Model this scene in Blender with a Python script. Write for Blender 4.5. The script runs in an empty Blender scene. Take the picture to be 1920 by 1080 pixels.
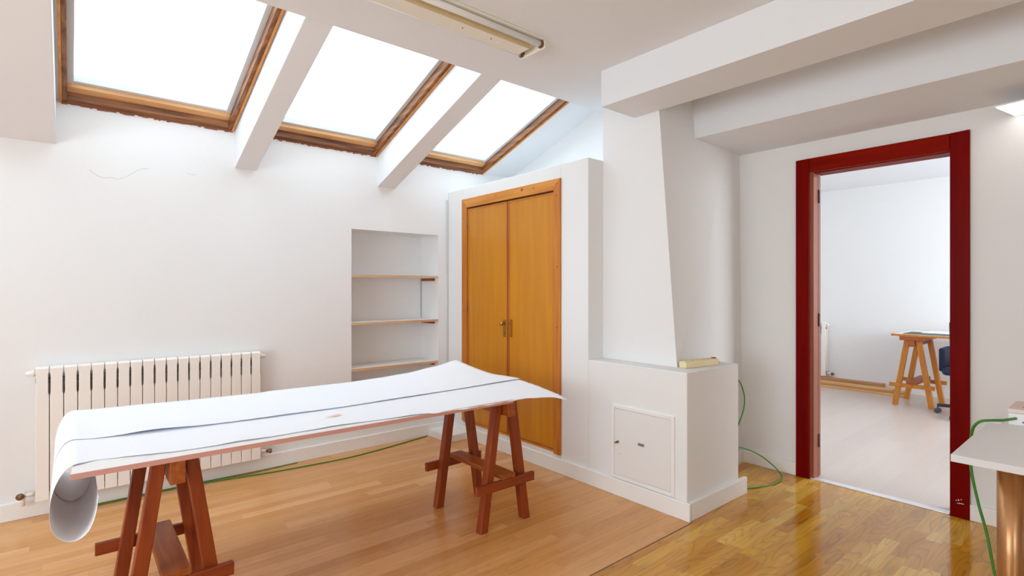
import bpy, bmesh, math, random
from mathutils import Vector, Matrix
random.seed(7)
S = bpy.context.scene
C = S.collection
PI = math.pi
# ------------------------------------------------------------------ camera
cam_d = bpy.data.cameras.new('camera'); cam = bpy.data.objects.new('camera', cam_d); C.objects.link(cam)
cam.location = (0, 0, 1.30)
cam.rotation_euler = (PI/2, 0, math.radians(50.06 - 90))
cam_d.sensor_width = 36; cam_d.lens = 992/1920*36; cam_d.clip_start = 0.02
S.camera = cam
# ------------------------------------------------------------------ colour management
vs = S.view_settings
vs.view_transform = 'Standard'; vs.look = 'None'; vs.gamma = 1; vs.use_curve_mapping = False
vs.exposure = 0.42
S.cycles.use_denoising = True
S.cycles.max_bounces = 14; S.cycles.diffuse_bounces = 9; S.cycles.glossy_bounces = 4
S.cycles.transparent_max_bounces = 12
S.cycles.sample_clamp_indirect = 8
# ------------------------------------------------------------------ world: bright overcast sky
W = bpy.data.worlds.new('world'); S.world = W; W.use_nodes = True
wn = W.node_tree; bg = wn.nodes['Background']
tc = wn.nodes.new('ShaderNodeTexCoord'); no = wn.nodes.new('ShaderNodeTexNoise')
no.inputs['Scale'].default_value = 2.2; no.inputs['Detail'].default_value = 4
cr = wn.nodes.new('ShaderNodeValToRGB')
cr.color_ramp.elements[0].position = 0.3; cr.color_ramp.elements[0].color = (0.76, 0.89, 1.0, 1)
cr.color_ramp.elements[1].position = 0.75; cr.color_ramp.elements[1].color = (0.84, 0.94, 1.0, 1)
wn.links.new(tc.outputs['Generated'], no.inputs['Vector']); wn.links.new(no.outputs['Fac'], cr.inputs['Fac'])
wn.links.new(cr.outputs['Color'], bg.inputs['Color'])
bg.inputs['Strength'].default_value = 3.1
# ------------------------------------------------------------------ area lamps added as fill at unseen window openings
def area(name, loc, rot, sx, sy, power, col=(1, 1, 1), spread=180):
    l = bpy.data.lights.new(name, 'AREA'); l.shape = 'RECTANGLE'; l.size = sx; l.size_y = sy
    l.energy = power; l.color = col; l.spread = math.radians(spread)
    o = bpy.data.objects.new(name, l); C.objects.link(o); o.location = loc; o.rotation_euler = rot
    return o
area('window_daylight', (-1.3, -2.93, 1.45), (PI/2, 0, 0), 1.2, 1.2, 12, (0.84, 0.93, 1.0))
area('window_daylight', (-2.93, 1.0, 1.45), (PI/2, 0, -PI/2), 2.6, 1.6, 40, (0.82, 0.92, 1.0))
area('window_daylight', (6.0, -1.93, 1.6), (PI/2, 0, 0), 2.6, 1.7, 66, (0.90, 0.96, 1.0))
# ------------------------------------------------------------------ materials
def mat(name, col, rough=0.5, metal=0.0, spec=0.5, bump=0.0, bscale=40, var=0.0, vscale=6, emit=None, coat=0.0, trans=0.0):
    m = bpy.data.materials.new(name); m.use_nodes = True; nt = m.node_tree; b = nt.nodes['Principled BSDF']
    b.inputs['Base Color'].default_value = (*col, 1); b.inputs['Roughness'].default_value = rough
    b.inputs['Metallic'].default_value = metal; b.inputs['Specular IOR Level'].default_value = spec
    b.inputs['Coat Weight'].default_value = coat; b.inputs['Coat Roughness'].default_value = 0.15
    t = nt.nodes.new('ShaderNodeTexCoord')
    if var > 0:
        n = nt.nodes.new('ShaderNodeTexNoise'); n.inputs['Scale'].default_value = vscale; n.inputs['Detail'].default_value = 5
        mx = nt.nodes.new('ShaderNodeMix'); mx.data_type = 'RGBA'
        mx.inputs[6].default_value = (*[c*(1-var) for c in col], 1); mx.inputs[7].default_value = (*[min(1, c*(1+var)) for c in col], 1)
        nt.links.new(t.outputs['Object'], n.inputs['Vector']); nt.links.new(n.outputs['Fac'], mx.inputs[0])
        nt.links.new(mx.outputs[2], b.inputs['Base Color'])
    if bump > 0:
        n2 = nt.nodes.new('ShaderNodeTexNoise'); n2.inputs['Scale'].default_value = bscale; n2.inputs['Detail'].default_value = 4
        bp = nt.nodes.new('ShaderNodeBump'); bp.inputs['Strength'].default_value = bump; bp.inputs['Distance'].default_value = 0.01
        nt.links.new(t.outputs['Object'], n2.inputs['Vector']); nt.links.new(n2.outputs['Fac'], bp.inputs['Height'])
        nt.links.new(bp.outputs['Normal'], b.inputs['Normal'])
    if emit:
        b.inputs['Emission Color'].default_value = (*emit[:3], 1); b.inputs['Emission Strength'].default_value = emit[3]
    return m

def N(nt, t, **kw):
    n = nt.nodes.new(t)
    for k, v in kw.items():
        if k.startswith('i_'): n.inputs[int(k[2:])].default_value = v
        else: setattr(n, k, v)
    return n
def math_n(nt, op, a, b=None):
    n = nt.nodes.new('ShaderNodeMath'); n.operation = op
    for i, x in enumerate((a, b)):
        if x is None: continue
        if isinstance(x, (int, float)): n.inputs[i].default_value = x
        else: nt.links.new(x, n.inputs[i])
    return n.outputs[0]

def wood(name, dark, light, rough=0.4, axis=2, scale=1.0, coat=0.0, contrast=1.0, spec=0.5):
    """grain stretched along one object axis"""
    m = bpy.data.materials.new(name); m.use_nodes = True; nt = m.node_tree; b = nt.nodes['Principled BSDF']
    t = N(nt, 'ShaderNodeTexCoord'); mp = N(nt, 'ShaderNodeMapping')
    sc = [14*scale]*3; sc[axis] = 0.9*scale; mp.inputs['Scale'].default_value = sc
    nt.links.new(t.outputs['Object'], mp.inputs['Vector'])
    n = N(nt, 'ShaderNodeTexNoise'); n.inputs['Scale'].default_value = 2.0; n.inputs['Detail'].default_value = 8; n.inputs['Distortion'].default_value = 0.4
    nt.links.new(mp.outputs['Vector'], n.inputs['Vector'])
    r = N(nt, 'ShaderNodeValToRGB'); r.color_ramp.elements[0].position = 0.5-0.22/contrast; r.color_ramp.elements[1].position = 0.5+0.22/contrast
    r.color_ramp.elements[0].color = (*dark, 1); r.color_ramp.elements[1].color = (*light, 1)
    nt.links.new(n.outputs['Fac'], r.inputs['Fac']); nt.links.new(r.outputs['Color'], b.inputs['Base Color'])
    b.inputs['Roughness'].default_value = rough; b.inputs['Coat Weight'].default_value = coat
    b.inputs['Specular IOR Level'].default_value = spec
    bp = N(nt, 'ShaderNodeBump'); bp.inputs['Strength'].default_value = 0.15; bp.inputs['Distance'].default_value = 0.003
    nt.links.new(n.outputs['Fac'], bp.inputs['Height']); nt.links.new(bp.outputs['Normal'], b.inputs['Normal'])
    return m

def plank_floor(name, w, L, cols, rough, grain=0.25, seam=0.35, off=(0, 0), rings=0.3, spec=0.5, rvar=0.12):
    """strips run along X; width w in Y, random blocks of length about L; world coordinates"""
    m = bpy.data.materials.new(name); m.use_nodes = True; nt = m.node_tree; b = nt.nodes['Principled BSDF']; lk = nt.links.new
    geo = N(nt, 'ShaderNodeNewGeometry'); sp = N(nt, 'ShaderNodeSeparateXYZ'); lk(geo.outputs['Position'], sp.inputs[0])
    X = math_n(nt, 'ADD', sp.outputs[0], 20+off[0]); Y = math_n(nt, 'ADD', sp.outputs[1], 20+off[1])
    yr = math_n(nt, 'DIVIDE', Y, w); row = math_n(nt, 'FLOOR', yr); yf = math_n(nt, 'FRACT', yr)
    wn1 = N(nt, 'ShaderNodeTexWhiteNoise', noise_dimensions='1D'); lk(row, wn1.inputs['W'])
    xo = math_n(nt, 'MULTIPLY', wn1.outputs['Value'], L*7.3)
    xr = math_n(nt, 'DIVIDE', math_n(nt, 'ADD', X, xo), L); col = math_n(nt, 'FLOOR', xr); xf = math_n(nt, 'FRACT', xr)
    cb = N(nt, 'ShaderNodeCombineXYZ'); lk(row, cb.inputs[0]); lk(col, cb.inputs[1])
    wn2 = N(nt, 'ShaderNodeTexWhiteNoise', noise_dimensions='3D'); lk(cb.outputs[0], wn2.inputs['Vector'])
    ramp = N(nt, 'ShaderNodeValToRGB'); e = ramp.color_ramp.elements
    while len(e) < len(cols): e.new(0.5)
    for i, c in enumerate(cols): e[i].position = i/(len(cols)-1); e[i].color = (*c, 1)
    lk(wn2.outputs['Value'], ramp.inputs['Fac'])
    # grain, offset per block
    g = N(nt, 'ShaderNodeCombineXYZ')
    gx = math_n(nt, 'MULTIPLY', math_n(nt, 'ADD', X, math_n(nt, 'MULTIPLY', wn2.outputs['Value'], 31)), 1.6)
    gy = math_n(nt, 'MULTIPLY', math_n(nt, 'ADD', Y, math_n(nt, 'MULTIPLY', wn2.outputs['Value'], 17)), 28)
    lk(gx, g.inputs[0]); lk(gy, g.inputs[1])
    n = N(nt, 'ShaderNodeTexNoise'); n.inputs['Scale'].default_value = 1.4; n.inputs['Detail'].default_value = 7; n.inputs['Distortion'].default_value = 0.7
    lk(g.outputs[0], n.inputs['Vector'])
    # cathedral rings
    g2 = N(nt, 'ShaderNodeCombineXYZ'); lk(math_n(nt, 'MULTIPLY', gx, 0.9), g2.inputs[0]); lk(math_n(nt, 'MULTIPLY', gy, 0.30), g2.inputs[1])
    n3 = N(nt, 'ShaderNodeTexNoise'); n3.inputs['Scale'].default_value = 0.8; n3.inputs['Detail'].default_value = 1
    lk(g2.outputs[0], n3.inputs['Vector'])
    rg = math_n(nt, 'FRACT', math_n(nt, 'MULTIPLY', n3.outputs['Fac'], 16))
    rg = math_n(nt, 'POWER', rg, 5)
    rg = math_n(nt, 'MULTIPLY', rg, rings)
    gr = math_n(nt, 'SUBTRACT', n.outputs['Fac'], 0.5); gr = math_n(nt, 'MULTIPLY', gr, grain*2.5)
    val = math_n(nt, 'SUBTRACT', math_n(nt, 'ADD', 1.0, gr), rg)
    # seams
    ey = math_n(nt, 'LESS_THAN', yf, 0.0014/w); ex = math_n(nt, 'LESS_THAN', xf, 0.0016/L)
    sm = math_n(nt, 'MULTIPLY', math_n(nt, 'MAXIMUM', ey, ex), seam); val = math_n(nt, 'SUBTRACT', val, sm)
    hs = N(nt, 'ShaderNodeHueSaturation'); lk(ramp.outputs['Color'], hs.inputs['Color']); lk(val, hs.inputs['Value'])
    lk(hs.outputs['Color'], b.inputs['Base Color'])
    b.inputs['Roughness'].default_value = rough; b.inputs['Specular IOR Level'].default_value = spec
    rr = math_n(nt, 'ADD', math_n(nt, 'MULTIPLY', n.outputs['Fac'], rvar), rough-rvar/2); lk(rr, b.inputs['Roughness'])
    return m

def srgb(r, g, b):
    f = lambda c: (c/255/12.92) if c/255 <= 0.04045 else ((c/255+0.055)/1.055)**2.4
    return (f(r), f(g), f(b))

M = {}
M['wall'] = mat('white_wall_paint', (0.80, 0.80, 0.80), 0.9, bump=0.25, bscale=9, spec=0.2)
M['ceil'] = mat('white_ceiling_paint', (0.775, 0.79, 0.815), 0.9, bump=0.12, bscale=7, spec=0.2)
M['trimw'] = mat('white_trim_paint', (0.85, 0.84, 0.82), 0.45, bump=0.15, bscale=14, var=0.03, vscale=9)
M['floor_oak'] = plank_floor('narrow_oak_strip_floor', 0.069, 0.85,
    [srgb(198, 138, 76), srgb(214, 158, 96), srgb(204, 144, 82), srgb(224, 170, 112), srgb(200, 140, 78), srgb(216, 160, 100)], 0.24, grain=0.16, seam=0.22, rings=0.10)
M['floor_block'] = plank_floor('oak_block_parquet', 0.069, 0.40,
    [srgb(184, 122, 26), srgb(220, 168, 62), srgb(198, 136, 36), srgb(230, 184, 86), srgb(190, 126, 28), srgb(212, 154, 48)], 0.13, grain=0.25, seam=0.3, off=(0.2, 0.041), rings=0.34)
M['floor_pale'] = plank_floor('pale_laminate', 0.19, 1.2,
    [srgb(196, 182, 172), srgb(206, 192, 183), srgb(201, 187, 178)], 0.28, grain=0.05, seam=0.10, rings=0.0, rvar=0.0)
M['door_ply'] = wood('varnished_plywood', srgb(190, 118, 2), srgb(204, 136, 14), 0.32, axis=2, scale=0.7, coat=0.12)
M['pine_trim'] = wood('varnished_pine_trim', srgb(180, 98, 14), srgb(204, 128, 38), 0.35, axis=2, scale=1.2)
M['pine_trim_h'] = wood('varnished_pine_trim_horizontal', srgb(190, 112, 24), srgb(218, 150, 62), 0.35, axis=1, scale=1.2)
M['red_strip'] = wood('reddish_door_edge', srgb(140, 52, 10), srgb(172, 74, 20), 0.4, axis=2)
M['trestle'] = wood('dark_reddish_trestle_wood', srgb(110, 34, 2), srgb(156, 66, 10), 0.45, axis=2, scale=1.3)
M['trestle_h'] = wood('dark_reddish_trestle_wood_horizontal', srgb(110, 34, 2), srgb(156, 66, 12), 0.45, axis=0, scale=1.3)
M['trestle_y'] = wood('dark_reddish_trestle_plank', srgb(134, 58, 12), srgb(176, 96, 34), 0.45, axis=1, scale=1.3)
M['trestle2'] = wood('honey_trestle_wood', srgb(178, 98, 16), srgb(208, 136, 36), 0.4, axis=2, scale=1.3)
M['trestle2_r'] = wood('red_brown_trestle_beam', srgb(146, 66, 26), srgb(172, 94, 48), 0.4, axis=0, scale=1.3)
M['red_door'] = wood('dark_red_varnished_casing', srgb(100, 2, 0), srgb(126, 7, 0), 0.4, axis=2, scale=0.8, spec=0.05)
M['red_door_h'] = wood('dark_red_varnished_head', srgb(112, 10, 0), srgb(138, 20, 2), 0.4, axis=1, scale=0.8, spec=0.05)
M['jamb'] = wood('worn_reddish_jamb', srgb(126, 54, 24), srgb(152, 76, 40), 0.4, axis=2, scale=0.8)
M['frame_dark'] = wood('weathered_skylight_wood', srgb(96, 54, 26), srgb(160, 104, 62), 0.5, axis=1, scale=1.6, contrast=1.4)
M['frame_dark_x'] = wood('weathered_skylight_wood_lengthwise', srgb(90, 50, 24), srgb(158, 104, 62), 0.5, axis=0, scale=1.6, contrast=1.4)
M['frame_light_x'] = wood('pale_skylight_sill_wood', srgb(208, 152, 98), srgb(234, 188, 134), 0.45, axis=0, scale=1.6)
M['alu'] = mat('grey_painted_aluminium', srgb(214, 220, 226), 0.5)
M['brass'] = mat('aged_brass', srgb(190, 150, 70), 0.28, metal=0.9, var=0.15, vscale=60)
M['brown_metal'] = mat('brown_valve_metal', srgb(132, 100, 74), 0.35, metal=0.7)
M['chrome'] = mat('polished_chrome', (0.85, 0.85, 0.86), 0.07, metal=1.0)
M['bronze'] = wood('bronze_toned_metal', srgb(150, 92, 50), srgb(206, 160, 112), 0.3, axis=2, scale=1.5)  # metal with brown lengthwise streaks in its base colour
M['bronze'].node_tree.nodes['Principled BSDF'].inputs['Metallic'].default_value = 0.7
M['steel'] = mat('brushed_steel_strip', (0.86, 0.88, 0.92), 0.35, metal=0.6)
M['radiator'] = mat('radiator_cream_enamel', srgb(240, 234, 228), 0.35, spec=0.5)
M['rad_gap'] = mat('radiator_grey_core', srgb(150, 140, 132), 0.6)
M['paper'] = mat('white_plotter_paper', (0.87, 0.885, 0.93), 0.8, spec=0.2, bump=0.2, bscale=4)
M['melamine'] = mat('white_melamine', (0.84, 0.83, 0.82), 0.35)
M['edge_pink'] = mat('pinkish_board_edge', srgb(206, 152, 140), 0.6)
M['desk_edge'] = mat('white_desk_edge', (0.70, 0.68, 0.69), 0.5)
M['shelf_white'] = mat('white_shelf_face', (0.84, 0.83, 0.81), 0.5)
M['shelf_edge'] = wood('raw_wood_shelf_edge', srgb(196, 150, 108), srgb(220, 184, 146), 0.6, axis=0)
M['cleat'] = wood('dark_cleat_wood', srgb(128, 60, 24), srgb(152, 82, 40), 0.5, axis=1)
M['cable_g'] = mat('green_cable_sheath', srgb(58, 128, 44), 0.4)
M['cable_w'] = mat('grey_white_cable', srgb(206, 206, 204), 0.5)
M['cream'] = mat('aged_cream_plastic', srgb(232, 214, 170), 0.45, var=0.06, vscale=30)
M['black'] = mat('black_plastic', (0.02, 0.02, 0.024), 0.4)
M['dark'] = mat('dark_gap', (0.05, 0.045, 0.04), 0.8)
M['hatch'] = mat('painted_metal_hatch', (0.80, 0.79, 0.775), 0.4)
M['fix'] = mat('aged_cream_fixture_metal', srgb(230, 226, 214), 0.4, var=0.04, vscale=10)
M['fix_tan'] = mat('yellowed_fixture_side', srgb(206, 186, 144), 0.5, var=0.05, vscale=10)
M['tube'] = mat('unlit_fluorescent_glass', (0.84, 0.85, 0.85), 0.2)
M['led'] = mat('lit_led_diffuser', (0.9, 0.9, 0.88), 0.5, emit=(1.0, 0.98, 0.92, 1.8))
M['blue'] = mat('navy_blue_fabric', srgb(14, 24, 60), 0.7, bump=0.2, bscale=200)
M['box_white'] = mat('white_carton', (0.84, 0.83, 0.84), 0.6)
M['box_pink'] = mat('pinkish_carton_lid', srgb(232, 208, 200), 0.6)
M['box_brown'] = mat('brown_carton_slot', srgb(140, 84, 60), 0.7)
M['plank'] = wood('loose_pine_plank', srgb(206, 152, 92), srgb(230, 184, 128), 0.5, axis=1, scale=1.2)
M['plank2'] = wood('loose_brown_plank', srgb(178, 128, 84), srgb(200, 152, 104), 0.5, axis=1, scale=1.2)
M['scrap'] = mat('peach_paper_scrap', srgb(236, 190, 165), 0.8)
M['grey_label'] = mat('grey_metal_label', srgb(170, 168, 168), 0.4, metal=0.3)
M['dkgrey'] = mat('dark_grey_print', srgb(90, 86, 86), 0.6)
M['caster'] = mat('grey_caster', srgb(70, 76, 92), 0.4)
M['table_dark'] = mat('dark_green_cutting_mat', srgb(78, 84, 66), 0.6)
M['stain'] = mat('brown_varnish_stain', srgb(150, 92, 68), 0.7, var=0.25, vscale=60)
M['hairline'] = mat('hairline_crack_edge', (0.60, 0.58, 0.56), 0.9)
M['chip'] = mat('chipped_plaster', (0.80, 0.78, 0.75), 0.9, bump=0.8, bscale=60, var=0.1, vscale=40)

# glass
gm = bpy.data.materials.new('skylight_glass'); gm.use_nodes = True; nt = gm.node_tree
for n in list(nt.nodes): nt.nodes.remove(n)
o_ = N(nt, 'ShaderNodeOutputMaterial'); tr = N(nt, 'ShaderNodeBsdfTransparent'); gl = N(nt, 'ShaderNodeBsdfGlossy'); mx = N(nt, 'ShaderNodeMixShader')
tr.inputs[0].default_value = (0.97, 0.985, 0.985, 1); gl.inputs['Roughness'].default_value = 0.05; mx.inputs[0].default_value = 0.05
nt.links.new(tr.outputs[0], mx.inputs[1]); nt.links.new(gl.outputs[0], mx.inputs[2]); nt.links.new(mx.outputs[0], o_.inputs[0])
M['glass'] = gm

# ------------------------------------------------------------------ mesh helpers
def bx(bm, x0, x1, y0, y1, z0, z1, mi=0):
    v = [bm.verts.new(p) for p in ((x0,y0,z0),(x1,y0,z0),(x1,y1,z0),(x0,y1,z0),(x0,y0,z1),(x1,y0,z1),(x1,y1,z1),(x0,y1,z1))]
    for f in ((3,2,1,0),(4,5,6,7),(0,1,5,4),(1,2,6,5),(2,3,7,6),(3,0,4,7)):
        bm.faces.new([v[i] for i in f]).material_index = mi
    return v
def hexa(bm, pts, mi=0):
    """8 points: bottom ring (ccw from above) then top ring"""
    v = [bm.verts.new(p) for p in pts]
    for f in ((3,2,1,0),(4,5,6,7),(0,1,5,4),(1,2,6,5),(2,3,7,6),(3,0,4,7)):
        bm.faces.new([v[i] for i in f]).material_index = mi
def bar(bm, a, b, w, d, up=(0, 1, 0), mi=0):
    """bar from a to b; width w across, d along 'up'"""
    a, b = Vector(a), Vector(b); t = (b-a).normalized(); u = Vector(up); u = (u-t*u.dot(t)).normalized(); s = t.cross(u)
    pts = []
    for p in (a, b):
        for i, j in ((-1,-1),(1,-1),(1,1),(-1,1)): pts.append(p+s*(i*w/2)+u*(j*d/2))
    v = [bm.verts.new(p) for p in pts]
    fs = [bm.faces.new([v[i] for i in f]) for f in ((3,2,1,0),(4,5,6,7),(0,1,5,4),(1,2,6,5),(2,3,7,6),(3,0,4,7))]
    for f in fs: f.material_index = mi
def cyl(bm, a, b, r, n=16, r2=None, mi=0):
    a, b = Vector(a), Vector(b); t = (b-a).normalized(); r2 = r if r2 is None else r2
    u = t.orthogonal().normalized(); s = t.cross(u)
    A = [bm.verts.new(a+(u*math.cos(k*2*PI/n)+s*math.sin(k*2*PI/n))*r) for k in range(n)]
    B = [bm.verts.new(b+(u*math.cos(k*2*PI/n)+s*math.sin(k*2*PI/n))*r2) for k in range(n)]
    for k in range(n):
        f = bm.faces.new((A[k], A[(k+1)%n], B[(k+1)%n], B[k])); f.smooth = True; f.material_index = mi
    bm.faces.new(A[::-1]).material_index = mi; bm.faces.new(B).material_index = mi
def lathe(bm, prof, c, axis=(0, 0, 1), n=20):
    """prof: list of (r, h) along axis"""
    c = Vector(c); t = Vector(axis).normalized(); u = t.orthogonal().normalized(); s = t.cross(u)
    rings = [[bm.verts.new(c+t*h+(u*math.cos(k*2*PI/n)+s*math.sin(k*2*PI/n))*r) for k in range(n)] for r, h in prof]
    for A, B in zip(rings, rings[1:]):
        for k in range(n):
            f = bm.faces.new((A[k], A[(k+1)%n], B[(k+1)%n], B[k])); f.smooth = True
    bm.faces.new(rings[0][::-1]); bm.faces.new(rings[-1])
def tube(bm, pts, r, n=8):
    P = [Vector(p) for p in pts]
    # catmull-rom
    Q = []
    for i in range(len(P)-1):
        p0 = P[max(i-1, 0)]; p1 = P[i]; p2 = P[i+1]; p3 = P[min(i+2, len(P)-1)]
        for k in range(8):
            t = k/8; Q.append(0.5*((2*p1)+(-p0+p2)*t+(2*p0-5*p1+4*p2-p3)*t*t+(-p0+3*p1-3*p2+p3)*t**3))
    Q.append(P[-1])
    u = None; rings = []
    for i, q in enumerate(Q):
        t = (Q[min(i+1, len(Q)-1)]-Q[max(i-1, 0)]).normalized()
        u = t.orthogonal().normalized() if u is None else (u-t*u.dot(t)).normalized()
        s = t.cross(u)
        rings.append([bm.verts.new(q+(u*math.cos(k*2*PI/n)+s*math.sin(k*2*PI/n))*r) for k in range(n)])
    for A, B in zip(rings, rings[1:]):
        for k in range(n):
            f = bm.faces.new((A[k], A[(k+1)%n], B[(k+1)%n], B[k])); f.smooth = True
    bm.faces.new(rings[0][::-1]); bm.faces.new(rings[-1])

def obj(name, bm, m, parent=None, bevel=0, loc=None, seg=2):
    bmesh.ops.recalc_face_normals(bm, faces=bm.faces)
    me = bpy.data.meshes.new(name); bm.to_mesh(me); bm.free()
    for x in (m if isinstance(m, (list, tuple)) else [m]): me.materials.append(M[x])
    o = bpy.data.objects.new(name, me); C.objects.link(o)
    if parent is not None: o.parent = parent
    if loc: o.location = loc
    if bevel:
        b = o.modifiers.new('bevel', 'BEVEL'); b.width = bevel; b.segments = seg; b.limit_method = 'ANGLE'; b.angle_limit = math.radians(40)
    return o
def nb(): return bmesh.new()
def box(name, m, x0, x1, y0, y1, z0, z1, parent=None, bevel=0):
    bm = nb(); bx(bm, x0, x1, y0, y1, z0, z1); return obj(name, bm, m, parent, bevel)
def tag(o, label, cat, group=None):
    o['label'] = label; o['category'] = cat
    if group: o['group'] = group
    return o
def struct(o): o['kind'] = 'structure'; return o
def thing(name, label, cat, loc=(0, 0, 0), group=None, rz=0):
    o = bpy.data.objects.new(name, None); C.objects.link(o); o.location = loc; o.rotation_euler = (0, 0, rz); o.empty_display_size = 0.1
    return tag(o, label, cat, group)
def copy_tree(root):
    r = root.copy(); C.objects.link(r)
    for ch in list(root.children):
        c = ch.copy(); C.objects.link(c); c.parent = r
        for g in list(ch.children):
            d = g.copy(); C.objects.link(d); d.parent = c
    return r

# ================================================================== SETTING
YA, XB, XC = 4.07, 2.65, 3.88      # radiator wall, cupboard wall, doorway wall
ZC, YE = 2.615, 2.61               # flat ceiling height and its edge below the skylights
SL = 0.339                         # pitch of the roof slope
Z0 = 2.40                          # slope height at the radiator wall
def zs(y): return Z0 + SL*(YA-y)
X0, X1, Y0 = -3.0, 3.40, -3.0
# floors
struct(box('floor', 'floor_oak', X0-.12, XB+.2, 1.60, YA+.45, -0.05, 0))
struct(box('floor', 'floor_block', X0-.12, XC+.03, Y0-.12, 1.599, -0.05, 0))
struct(box('floor', 'floor_block', XB+.201, XC+.03, 1.60, 2.40, -0.05, 0))
struct(box('floor', 'floor_pale', XC+.031, 8.1, -2.1, 3.7, -0.05, 0))
struct(box('trim_1', 'dark', X0, XB, 1.6035, 1.6075, 0.0, 0.0012))
struct(box('trim_2', 'steel', XC-.012, XC+.042, .716, 1.459, 0.0, 0.006, bevel=.002))
# radiator wall with the niche
NX0, NX1, NZ0, NZ1, ND = 1.733, 2.545, 0.26, 1.774, 0.30
bm = nb()
bx(bm, X0-.12, NX0, YA, YA+ND+.1, 0, Z0+.0); bx(bm, NX1, X1+.12, YA, YA+ND+.1, 0, Z0)
bx(bm, NX0, NX1, YA, YA+ND+.1, NZ1, Z0); bx(bm, NX0, NX1, YA, YA+ND+.1, 0, NZ0)
bx(bm, NX0, NX1, YA+ND, YA+ND+.1, NZ0, NZ1)
wa = struct(obj('wall_radiator_side', bm, 'wall'))
# hairline peeling paint left on the wall
bm = nb()
tube(bm, [(.095, YA-.0005, 2.012), (.125, YA-.0005, 1.985), (.164, YA-.0005, 1.973), (.20, YA-.0005, 1.980), (.225, YA-.0005, 1.974), (.261, YA-.0005, 1.986), (.30, YA-.0005, 2.015), (.345, YA-.0005, 2.05), (.39, YA-.0005, 2.06)], .0011, 5)
tube(bm, [(.60, YA-.0003, 2.06), (.63, YA-.0003, 2.055), (.65, YA-.0003, 2.058)], .0014, 5)
obj('paint_crack', bm, 'hairline', wa)
# left wall and back wall with window openings
bm = nb()
bx(bm, X0-.12, X0, Y0, -.35, 0, ZC+.6); bx(bm, X0-.12, X0, 2.35, YA, 0, ZC+.6)
bx(bm, X0-.12, X0, -.35, 2.35, 0, .6); bx(bm, X0-.12, X0, -.35, 2.35, 2.3, ZC+.6)
struct(obj('wall_left', bm, 'wall'))
bm = nb()
for a, b in ((X0-.12, -1.95), (-.65, XC+.12)): bx(bm, a, b, Y0-.12, Y0, 0, ZC+.3)
for a, b in ((-1.95, -.65),): bx(bm, a, b, Y0-.12, Y0, 0, .65); bx(bm, a, b, Y0-.12, Y0, 2.25, ZC+.3)
struct(obj('wall_back', bm, 'wall'))
# doorway wall
DY0, DY1, DZ = .706, 1.462, 2.088
bm = nb()
bx(bm, XC, XC+.12, Y0, DY0, 0, ZC+.3); bx(bm, XC, XC+.12, DY1, 3.7, 0, ZC+.3); bx(bm, XC, XC+.12, DY0, DY1, DZ, ZC+.3)
struct(obj('wall_doorway', bm, 'wall'))
# cupboard wall: front plane, low side return, ledge block beside it
bm = nb()
CY0, CY1, CZ0, CZ1 = 2.632, 3.829, .126, 2.066     # opening for the cupboard
HB = 2.374
bx(bm, XB, X1, CY1, YA, 0, 2.17)
bx(bm, XB, X1, HB, CY0, 0, 2.17)
bx(bm, XB, X1, CY0, CY1, CZ1, 2.17); bx(bm, XB, X1, CY0, CY1, 0, CZ0)
bx(bm, XB+.10, X1, CY0, CY1, CZ0, CZ1)
struct(obj('wall_cupboard_side', bm, 'wall', bevel=.004))
bm = nb(); bx(bm, XB, 3.235, 1.64, HB, 0, .824)
struct(obj('wall_ledge', bm, 'wall', bevel=.005))
# chimney breast: front leans back as it rises
def cf(x, z):
    k = (x-2.80)/(3.88-2.80); z = max(z, .0)
    return (1.80+.08*(z-.824))*(1-k) + 1.945*k + 0.01*k*(z-.824)
bm = nb()
for xa, xb in ((2.80, 3.88),):
    za, zb = .824, ZC
    hexa(bm, [(xa, cf(xa, za), za), (xb, cf(xb, za), za), (xb, HB, za), (xa, HB, za),
              (xa, cf(xa, zb), zb), (xb, cf(xb, zb), zb), (xb, HB, zb), (xa, HB, zb)])
hexa(bm, [(3.235, cf(3.235, .824), 0), (3.88, 1.945, 0), (3.88, HB, 0), (3.235, HB, 0), (3.235, cf(3.235, .824), .824), (3.88, 1.945, .824), (3.88, HB, .824), (3.235, HB, .824)])
struct(obj('wall_chimney', bm, 'wall'))
# side wall of the skylight bay
bm = nb()
pts = [(Y, zs(Y)) for Y in (2.30, YA)]
hexa(bm, [(X1, 2.30, 2.17), (X1+.12, 2.30, 2.17), (X1+.12, YA, 2.17), (X1, YA, 2.17),
          (X1, 2.30, zs(2.30)), (X1+.12, 2.30, zs(2.30)), (X1+.12, YA, zs(YA)), (X1, YA, zs(YA))])
struct(obj('wall_bay_side', bm, 'wall'))
# flat ceiling with its riser, beams
bm = nb()
bx(bm, X0, XC, Y0, HB, ZC, 2.89); bx(bm, X0, X1, HB, YE, ZC, 2.89)
struct(obj('ceiling', bm, 'ceil'))
struct(box('ceiling_beam', 'ceil', 2.475, 2.797, Y0, 2.112, 2.398, ZC))
struct(box('ceiling_soffit', 'ceil', 3.205, XC, Y0, 1.96, 2.298, ZC))
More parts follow.
